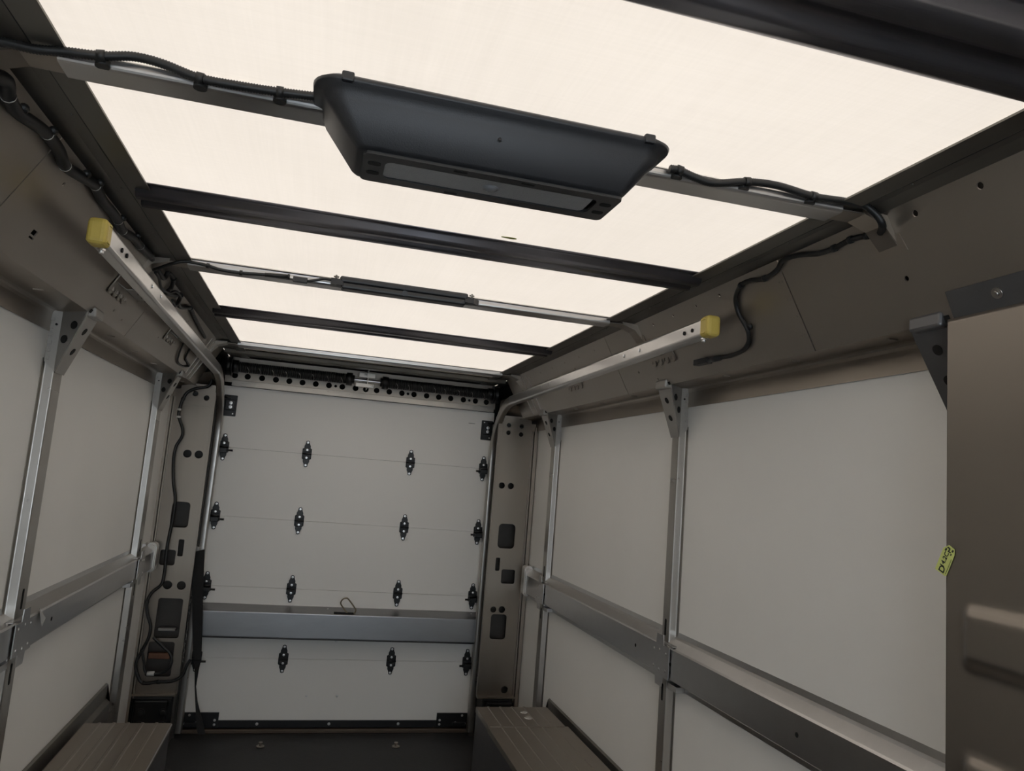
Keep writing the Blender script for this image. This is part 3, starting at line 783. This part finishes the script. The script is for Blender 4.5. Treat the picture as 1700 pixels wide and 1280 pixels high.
r = bmesh.ops.extrude_face_region(b, geom=[f for f in b.faces]); vs = [e for e in r['geom'] if isinstance(e, bmesh.types.BMVert)]
for v in vs: v.co.x += .003
obj('pressed_sheet', b, 'sheet', t)
b = B(); box(b, X0+.001, X0+.05, y1-.003, y1, .0, 1.969); obj('edge_return', b, 'bright' if 0 else 'alub', t)
c = thing('cap_strip', 'dark grey flat strip with one domed bolt above the tall side panel', 'strip', (.9, -4.2, 1.95))
fn = cove_fn(1); b = B(); ua, va = cove_uv(1, 1573, 483); ub, vb = cove_uv(1, 1589, 529); plate(b, [(y0, va), (ua, va), (ub, CL-.001), (y0, CL-.001)], [], .003, lambda u, v, w: fn(u, v, w-.006)); obj('strip', b, 'capm', c)
P = cove(1, 1656, 486, .008); b = B(); nn = -CN.normalized(); rod(b, P, P+nn*.003, .011); rod(b, P+nn*.003, P+nn*.008, .0065, .005); obj('bolt', b, 'alub', c)

# lime label on the side panel edge
cen = on('x', X0-.002, 1570, 929); A = on('x', X0-.002, 1563, 949); T_ = on('x', X0-.002, 1579, 909)
d1 = (T_-A); Ln = d1.length; d1.normalize(); d1 = V(0, d1.y, d1.z).normalized(); d2 = V(0, -d1.z, d1.y)
if d2.y > 0: d2 = -d2
t = thing('label_sticker', 'lime green date label stuck over the edge of the tall steel side panel', 'sticker', cen)
Lh, Wh = Ln/2*1.1, .0145
b = B(); plate(b, [(-Lh, -Wh), (Lh*.6, -Wh), (Lh, -Wh*.3), (Lh*.95, Wh*.7), (Lh*.6, Wh), (-Lh*.9, Wh), (-Lh, Wh*.8)], [], .0005, lambda u, v, w: cen+d1*u+d2*v+V(w, 0, 0)); obj('paper', b, 'sticker', t)
def text(body, size, cu, cv, par, flip=1):
    cu_ = bpy.data.curves.new('t', 'FONT'); cu_.body = body; cu_.size = size; cu_.offset = size*.02; cu_.extrude = .0002; cu_.align_x = 'CENTER'; cu_.align_y = 'CENTER'
    ob = bpy.data.objects.new('t', cu_); COL.objects.link(ob); dg = bpy.context.evaluated_depsgraph_get(); me = bpy.data.meshes.new_from_object(ob.evaluated_get(dg))
    bm = bmesh.new(); bm.from_mesh(me)
    for v in bm.verts: v.co = cen+d1*(v.co.x+cu)+d2*(-v.co.y+cv)*1+V(-.0006-v.co.z, 0, 0)
    bpy.data.objects.remove(ob); bpy.data.curves.remove(cu_); bpy.data.meshes.remove(me)
    return obj('lettering', bm, 'ink', par, recalc=False)
text('D', .019, -Lh*.70, .001, t); text('14.2C', .0135, -Lh*.04, -.002, t)
b = B()
for u, v, a, c in ((.62, -.5, .10, .16), (.70, 0, .14, .12), (.82, -.2, .05, .25), (.60, .1, .04, .3), (.78, .55, .08, .15), (.5, .5, .06, .1), (-.3, .82, .55, .03)):
    plate(b, [((u-a)*Lh, (v-c)*Wh), ((u+a)*Lh, (v-c*.6)*Wh), ((u+a)*Lh, (v+c)*Wh), ((u-a)*Lh, (v+c*.7)*Wh)], [], .0004, lambda uu, vv, w: cen+d1*uu+d2*vv+V(-.0006+w, 0, 0))
split('printed_mark', b, 'ink', t)

# ------------------------------------------------------------------ large black lamp housing
t = thing('ceiling_lamp', 'large black tapered lamp housing with grey lens hung under the roof beam', 'lamp', (-.018, -3.57, 2.07))
def loop(bm, hx, hy, z, r, cx=-.018, cyy=-3.57, n=6):
    return [bm.verts.new((cx+u, cyy+v, z)) for u, v in rrect(-hx, hx, -hy, hy, r, n)]
def bridge(bm, A, Bq, smooth=True):
    for i in range(len(A)):
        f = bm.faces.new((A[i], A[(i+1) % len(A)], Bq[(i+1) % len(Bq)], Bq[i])); f.smooth = smooth
b = B()
L_ = [loop(b, .290, .070, 2.190, .03, cyy=-3.553), loop(b, .306, .086, 2.194, .04, cyy=-3.553), loop(b, .316, .092, 2.188, .045, cyy=-3.553), loop(b, .314, .091, 2.182, .045, cyy=-3.553), loop(b, .300, .083, 2.178, .036, cyy=-3.553),
      loop(b, .292, .079, 2.160, .032, cyy=-3.553), loop(b, .240, .068, 2.097, .016, cyy=-3.543), loop(b, .234, .063, 2.092, .014, cyy=-3.542), loop(b, .212, .046, 2.092, .010, cyy=-3.542), loop(b, .212, .046, 2.101, .01, cyy=-3.542)]
for a, c in zip(L_, L_[1:]): bridge(b, a, c)
b.faces.new(L_[-1])
for s in (-1, 1): box(b, -.018+s*.262-.010, -.018+s*.262+.010, -3.648, -3.636, 2.180, 2.1965, .003)
hs_ = obj('housing', b, 'black', t)
b = B(); bolt(b, (-.022, -3.6245, 2.142), (0, -1, -.1), .0035, .003); obj('screw', b, 'blackmetal', t)
b = B(); plate(b, rrect(-.230, .230, -.060, .060, .012), [rrect(-.192, .192, -.037, .034, .014)], .006, lambda u, v, w: V(-.012+u, -3.542+v, 2.0895+w))
o = obj('bezel', b, 'bez', t)
for bev in (0,):
    b = B()
    for s in (-1, 1):
        for v in (-.022, .018): extrude(b, rrect(-.012+s*.210-.011, -.012+s*.210+.011, -3.542+v-.007, -3.542+v+.007, .006), AX['z'], 2.0855, 2.087)
    for u in (-.06, .06):
        for v in (-.051, .050): extrude(b, rrect(-.018+u-.012, -.018+u+.012, -3.542+v-.003, -3.542+v+.003, .002), AX['z'], 2.0858, 2.0872)
    split('moulded_recess', b, 'hole', t)
b = B(); A_ = loop(b, .191, .035, 2.0925, .012, cyy=-3.5430); C_ = loop(b, .188, .032, 2.088, .012, cyy=-3.5430); bridge(b, A_, C_); b.faces.new(C_[::-1]); ln = obj('lens', b, 'lensd', t)
b = B(); bmesh.ops.create_uvsphere(b, u_segments=24, v_segments=12, radius=.0115)
for v in b.verts: v.co = V(v.co.x-.014, v.co.y-3.543, v.co.z*.5+2.088)
rod(b, (-.014, -3.543, 2.0882), (-.014, -3.543, 2.0868), .0145, seg=24)
for f in b.faces: f.smooth = True
obj('motion_sensor', b, 'sensor', t)

# ------------------------------------------------------------------ slim light bar on the second beam
t = thing('light_bar', 'slim black light bar hung from the narrow roof beam', 'lamp', (-.05, -2.36, 2.12))
yc = -2.318
b = B(); box(b, -.250, .182, yc-.024, yc+.024, 2.176, 2.198, .008, 3); obj('housing', b, 'black', t)
b = B(); box(b, -.244, .176, yc-.021, yc+.028, 2.156, 2.178, .008, 3); ln = obj('lens', b, 'bez', t)
b = B(); rod(b, (-.035, yc-.018, 2.168), (-.035, yc-.0225, 2.167), .010, seg=24); obj('sensor_mark', b, 'black', ln)
for s in (-1, 1):
    xe = -.034+s*.216
    b = B(); extrude(b, [(xe-s*.012, yc-.022), (xe+s*.020, yc-.020), (xe+s*.044, yc+.012), (xe-s*.012, yc+.022)] if s > 0 else [(xe+.012, yc-.022), (xe-.028, yc-.022), (xe-.028, yc+.02), (xe+.012, yc+.022)], AX['z'], 2.166, 2.186)
    p = obj('mounting_ear', b, 'black', t)
    b = B(); lathe(b, (xe+s*.012, yc-.018, 2.184), (0, -.25, 1), [(.0035, 0), (.0035, .004), (.009, .0045), (.009, .010), (.0035, .0105), (.0035, .014)], 8); obj('stud_nut', b, 'alub', p)

# ------------------------------------------------------------------ cables
def ties(par, pts, r, m='white', w=.005):
    b = B()
    for p, d in pts:
        d = Vector(d).normalized(); rod(b, Vector(p)-d*w/2, Vector(p)+d*w/2, r, seg=14)
    split('cable_tie', b, m, par)
def cable(label, pts, r, ribs=0.0, tie=None, tr=1.35, tm='cable', name='cable', sub='sleeve', mat_='cable', extra=None):
    t = thing(name, label, 'cable', pts[0])
    b = B(); tube(b, pts, r, 10, 8, ribs, .0045); obj(sub, b, mat_, t)
    if tie:
        tp = []
        for i in tie: tp.append((pts[i], pts[min(i+1, len(pts)-1)]-pts[i-1]))
        ties(t, tp, r*tr, tm, r*1.6)
    return t
c1 = [on('y', -3.552, x, y) for x, y in [(-40, 62), (15, 72), (60, 82), (110, 86), (168, 93), (222, 94), (270, 106), (332, 130), (400, 143), (465, 153), (545, 163)]]
t = cable('black corrugated conduit clipped along the roof beam left of the big lamp', c1, .0074, .09, [4, 7, 9], 1.3)
b = B()
for i in (4, 7, 9): P = c1[i]; rod(b, P+V(0, .012, -.012), P+V(0, .012, 0), .011, seg=14)
split('clip', b, 'cable', t)
c2 = [on('y', -3.550, x, y) for x, y in [(1112, 280), (1128, 283), (1155, 295), (1185, 304), (1240, 302), (1290, 308), (1350, 326), (1400, 334)]]
c2 += [on('y', -3.545, 1436, 342), on('y', -3.55, 1456, 358), cove(1, 1465, 374, .035), cove(1, 1462, 386, .012)]
t = cable('black corrugated conduit curving off the roof beam right of the big lamp', c2, .0074, .09, [1, 4, 6], 1.3)
b = B()
for i in (1, 4, 6): P = c2[i]; rod(b, P+V(0, .012, -.012), P+V(0, .012, 0), .011, seg=14)
split('clip', b, 'cable', t)
c3 = [cove(1, x, y, .009) for x, y in [(1462, 386), (1440, 391), (1412, 398), (1385, 412), (1358, 421), (1325, 424), (1300, 432), (1290, 448), (1270, 462), (1245, 466), (1230, 474), (1221, 495), (1226, 520), (1240, 545), (1243, 565), (1235, 580), (1216, 590), (1196, 594)]]
t = cable('black taped cable snaking down the right cove to a hanging plug', c3, .0065, 0, [1, 2, 3, 8, 10], 1.35)
b = B(); A_, C_ = cove(1, 1196, 594, .011), cove(1, 1156, 603, .014); rod(b, A_, A_.lerp(C_, .45), .0085, .0095, 12)
u = (C_-A_).normalized(); box_p = A_.lerp(C_, .45)
w1, w2 = frame_for(u)
vs = []
for q in (box_p, C_):
    vs.append([b.verts.new(q+w1*a*.011+w2*c*.009) for a, c in ((-1, -1), (1, -1), (1, 1), (-1, 1))])
for i in range(4): b.faces.new((vs[0][i], vs[0][(i+1) % 4], vs[1][(i+1) % 4], vs[1][i]))
b.faces.new(vs[0][::-1]); b.faces.new(vs[1]); obj('plug', b, 'bez', t)
b = B(); P = cove(1, 1247, 541, .0); rod(b, P, P-CN.normalized()*.012, .009); split('clip', b, 'cable', t)
# left harness
c4 = [cove(-1, x, y, .014) for x, y in [(-40, 120), (8, 132), (14, 160), (28, 185), (55, 204), (78, 222), (98, 250), (108, 275), (135, 293), (158, 308), (168, 330), (185, 350), (196, 366), (203, 383), (222, 395), (232, 408), (250, 425)]]
t = cable('thick black taped wiring harness draped along the left cove', c4, .0125, 0, None)
ties(t, [(c4[i], c4[i+1]-c4[i-1]) for i in (2, 5, 7, 9, 12, 13, 15)], .0130, 'clear', .0022)
b = B()
for i in (3, 5, 8, 9, 12, 14): P = c4[i]+V(.01, 0, .008); bmesh.ops.create_icosphere(b, subdivisions=2, radius=.0095, matrix=Matrix.Translation(P))
split('tape_knot', b, 'cable', t)
c5 = [cove(-1, x, y, .012) for x, y in [(250, 425), (262, 448), (272, 462), (280, 452), (288, 462), (284, 478), (276, 486), (288, 490), (300, 490), (296, 503), (300, 510), (316, 512), (322, 525), (332, 545), (340, 560)]]
t = cable('tangled black wiring between the left track and cove panel', c5, .008, 0, [4, 8, 11], 1.3, name='cable')
c5b = [cove(-1, x, y, .02) for x, y in [(258, 452), (264, 462), (268, 478), (280, 486), (292, 484), (300, 494), (292, 508), (286, 498)]]
b = B(); tube(b, c5b, .005, 8, 8); obj('thin_wire', b, 'cable', t)
c5c = [cove(-1, x, y, .008) for x, y in [(306, 566), (298, 585), (295, 600), (303, 608), (314, 607), (308, 594), (318, 575), (326, 560)]]
t = cable('small black wire loop on the left cove near the door', c5c, .0045)
c6 = [cove(-1, 255, 448, .02), on('y', -2.300, 285, 438), on('y', -2.300, 305, 434), on('y', -2.300, 322, 436), on('y', -2.300, 345, 441), on('y', -2.300, 367, 448), on('y', -2.300, 400, 453), on('y', -2.300, 440, 456), on('y', -2.300, 478, 459)]
t = cable('thin black cable along the narrow roof beam ending in a plug', c6, .0055, 0, [4, 6], 1.5)
b = B(); tube(b, [c6[-1], c6[-1]+V(.006, 0, 0)], .009, 10, 2); rod(b, c6[-2], c6[-1], .0068); obj('plug_sleeve', b, 'cable', t)
c7 = [on('y', -2.300, x, y) for x, y in [(510, 467), (525, 465), (540, 463), (562, 467)]]
t = cable('short lead and plug at the left end of the light bar', c7, .0045)
b = B(); P = on('y', -2.300, 500, 465); box(b, P.x-.026, P.x+.02, P.y-.008, P.y+.008, P.z-.009, P.z+.009, .002); obj('plug', b, 'bez', t)
b = B(); P2 = on('y', -2.300, 484, 461); box(b, P2.x-.006, P2.x+.008, P2.y-.003, P2.y+.003, P2.z-.003, P2.z+.003, .001); obj('terminal', b, 'bright', t)
# left pillar cable
c8 = [on('y', -.262, x, y) for x, y in [(352, 630), (346, 641), (325, 645), (312, 651), (304, 662), (298, 680), (297, 692), (303, 712), (302, 725), (292, 742), (288, 765), (288, 800), (291, 830), (287, 860), (283, 880), (278, 905), (275, 930), (273, 950), (268, 970), (252, 984), (244, 1000), (245, 1020), (250, 1040), (246, 1060), (236, 1080), (226, 1100), (228, 1120), (238, 1134), (262, 1132), (285, 1131), (302, 1122), (310, 1105), (316, 1095)]]
t = cable('long black cable running down and looping over the left door pillar', c8, .0085, 0, [4, 6, 20, 24, 27, 28], 1.25)
ties(t, [(c8[5], c8[6]-c8[4]), (c8[6], V(0, 0, 1))], .012, 'white', .012)
c9 = [on('y', -.270, x, y) for x, y in [(236, 1082), (239, 1100), (242, 1116), (258, 1119), (275, 1114), (285, 1100), (282, 1085), (272, 1075), (262, 1065), (254, 1058)]]
t = cable('inner black cable loop tied with white tape on the left pillar', c9, .007, 0, None)
ties(t, [(on('y', -.270, 250, 1118), V(1, 0, 0))], .0115, 'white', .035)
# safety chains beside the tracks
def chain(label, pts, step=.022):
    P = smooth_path(pts, 10); t = thing('chain', label, 'chain', P[0], 'lifting chains beside the door tracks'); b = B(); acc = 0; k = 0
    for a, c in zip(P, P[1:]):
        acc += (c-a).length
        if acc >= step:
            acc = 0; k += 1; d = (c-a).normalized(); u, w = frame_for(d); side = u if k % 2 else w
            lk = [a+d*.013*math.cos(q*math.pi/4)+side*.006*math.sin(q*math.pi/4) for q in range(9)]
            tube(b, lk, .002, 6, 2)
    obj('links', b, 'alub', t); return t
chain('bright wavy chain hanging beside the left door track', [on('y', -.10, x, y) for x, y in [(325, 905), (322, 935), (319, 965), (317, 995), (312, 1012), (318, 1024), (312, 1040), (308, 1065), (304, 1085), (306, 1112)]])
chain('bright wavy chain hanging beside the right door track', [on('y', -.10, x, y) for x, y in [(790, 1018), (792, 1035), (797, 1045), (795, 1060), (796, 1080), (794, 1100), (793, 1112)]])
b = B(); box(b, *sorted((on('y', -.1, 316, 905).x, on('y', -.1, 334, 905).x)), -.13, -.10, 1.0, 1.06, .004); tag(obj('strap_anchor', b, 'alub'), 'small metal strap anchor on the left door track', 'bracket')
# pull strap
b = B(); rows = [((315, 918), (340, 912)), ((320, 935), (339, 935)), ((319, 980), (337, 980)), ((319, 1030), (336, 1030)), ((320, 1070), (335, 1070)), ((321, 1095), (334, 1095)), ((323, 1112), (330, 1112)), ((323, 1140), (325.5, 1140)), ((324, 1165), (328, 1165)), ((325, 1185), (333, 1185)), ((326, 1205), (338, 1205)), ((328, 1219), (341, 1219))]
prev = None
for (l, r_) in rows:
    ya = -.155
    q = [on('y', ya, *l), on('y', ya+(.02 if l[1] > 1110 else 0), *r_)]; ring = [b.verts.new(q[0]), b.verts.new(q[1]), b.verts.new(q[1]+V(0, .003, 0)), b.verts.new(q[0]+V(0, .003, 0))]
    if prev:
        for i in range(4): b.faces.new((prev[i], prev[(i+1) % 4], ring[(i+1) % 4], ring[i]))
    else: b.faces.new(ring[::-1])
    prev = ring
b.faces.new(prev); tag(obj('pull_strap', b, 'strap'), 'twisted black webbing pull strap hanging at the left of the door', 'strap')
# leaf lying on the roof skin, seen through it
P = on('z', 2.2015, 845, 395); b = B(); out = []
for i in range(20):
    a = 2*math.pi*i/20; out.append((.021*math.cos(a), .006*math.sin(a)*(1+.3*math.cos(a))))
plate(b, out, [], .0008, lambda u, v, w: V(P.x+u, P.y+v, P.z+w)); tag(obj('leaf', b, 'leaf'), 'tiny yellow-green leaf stuck to the pale roof skin', 'leaf')
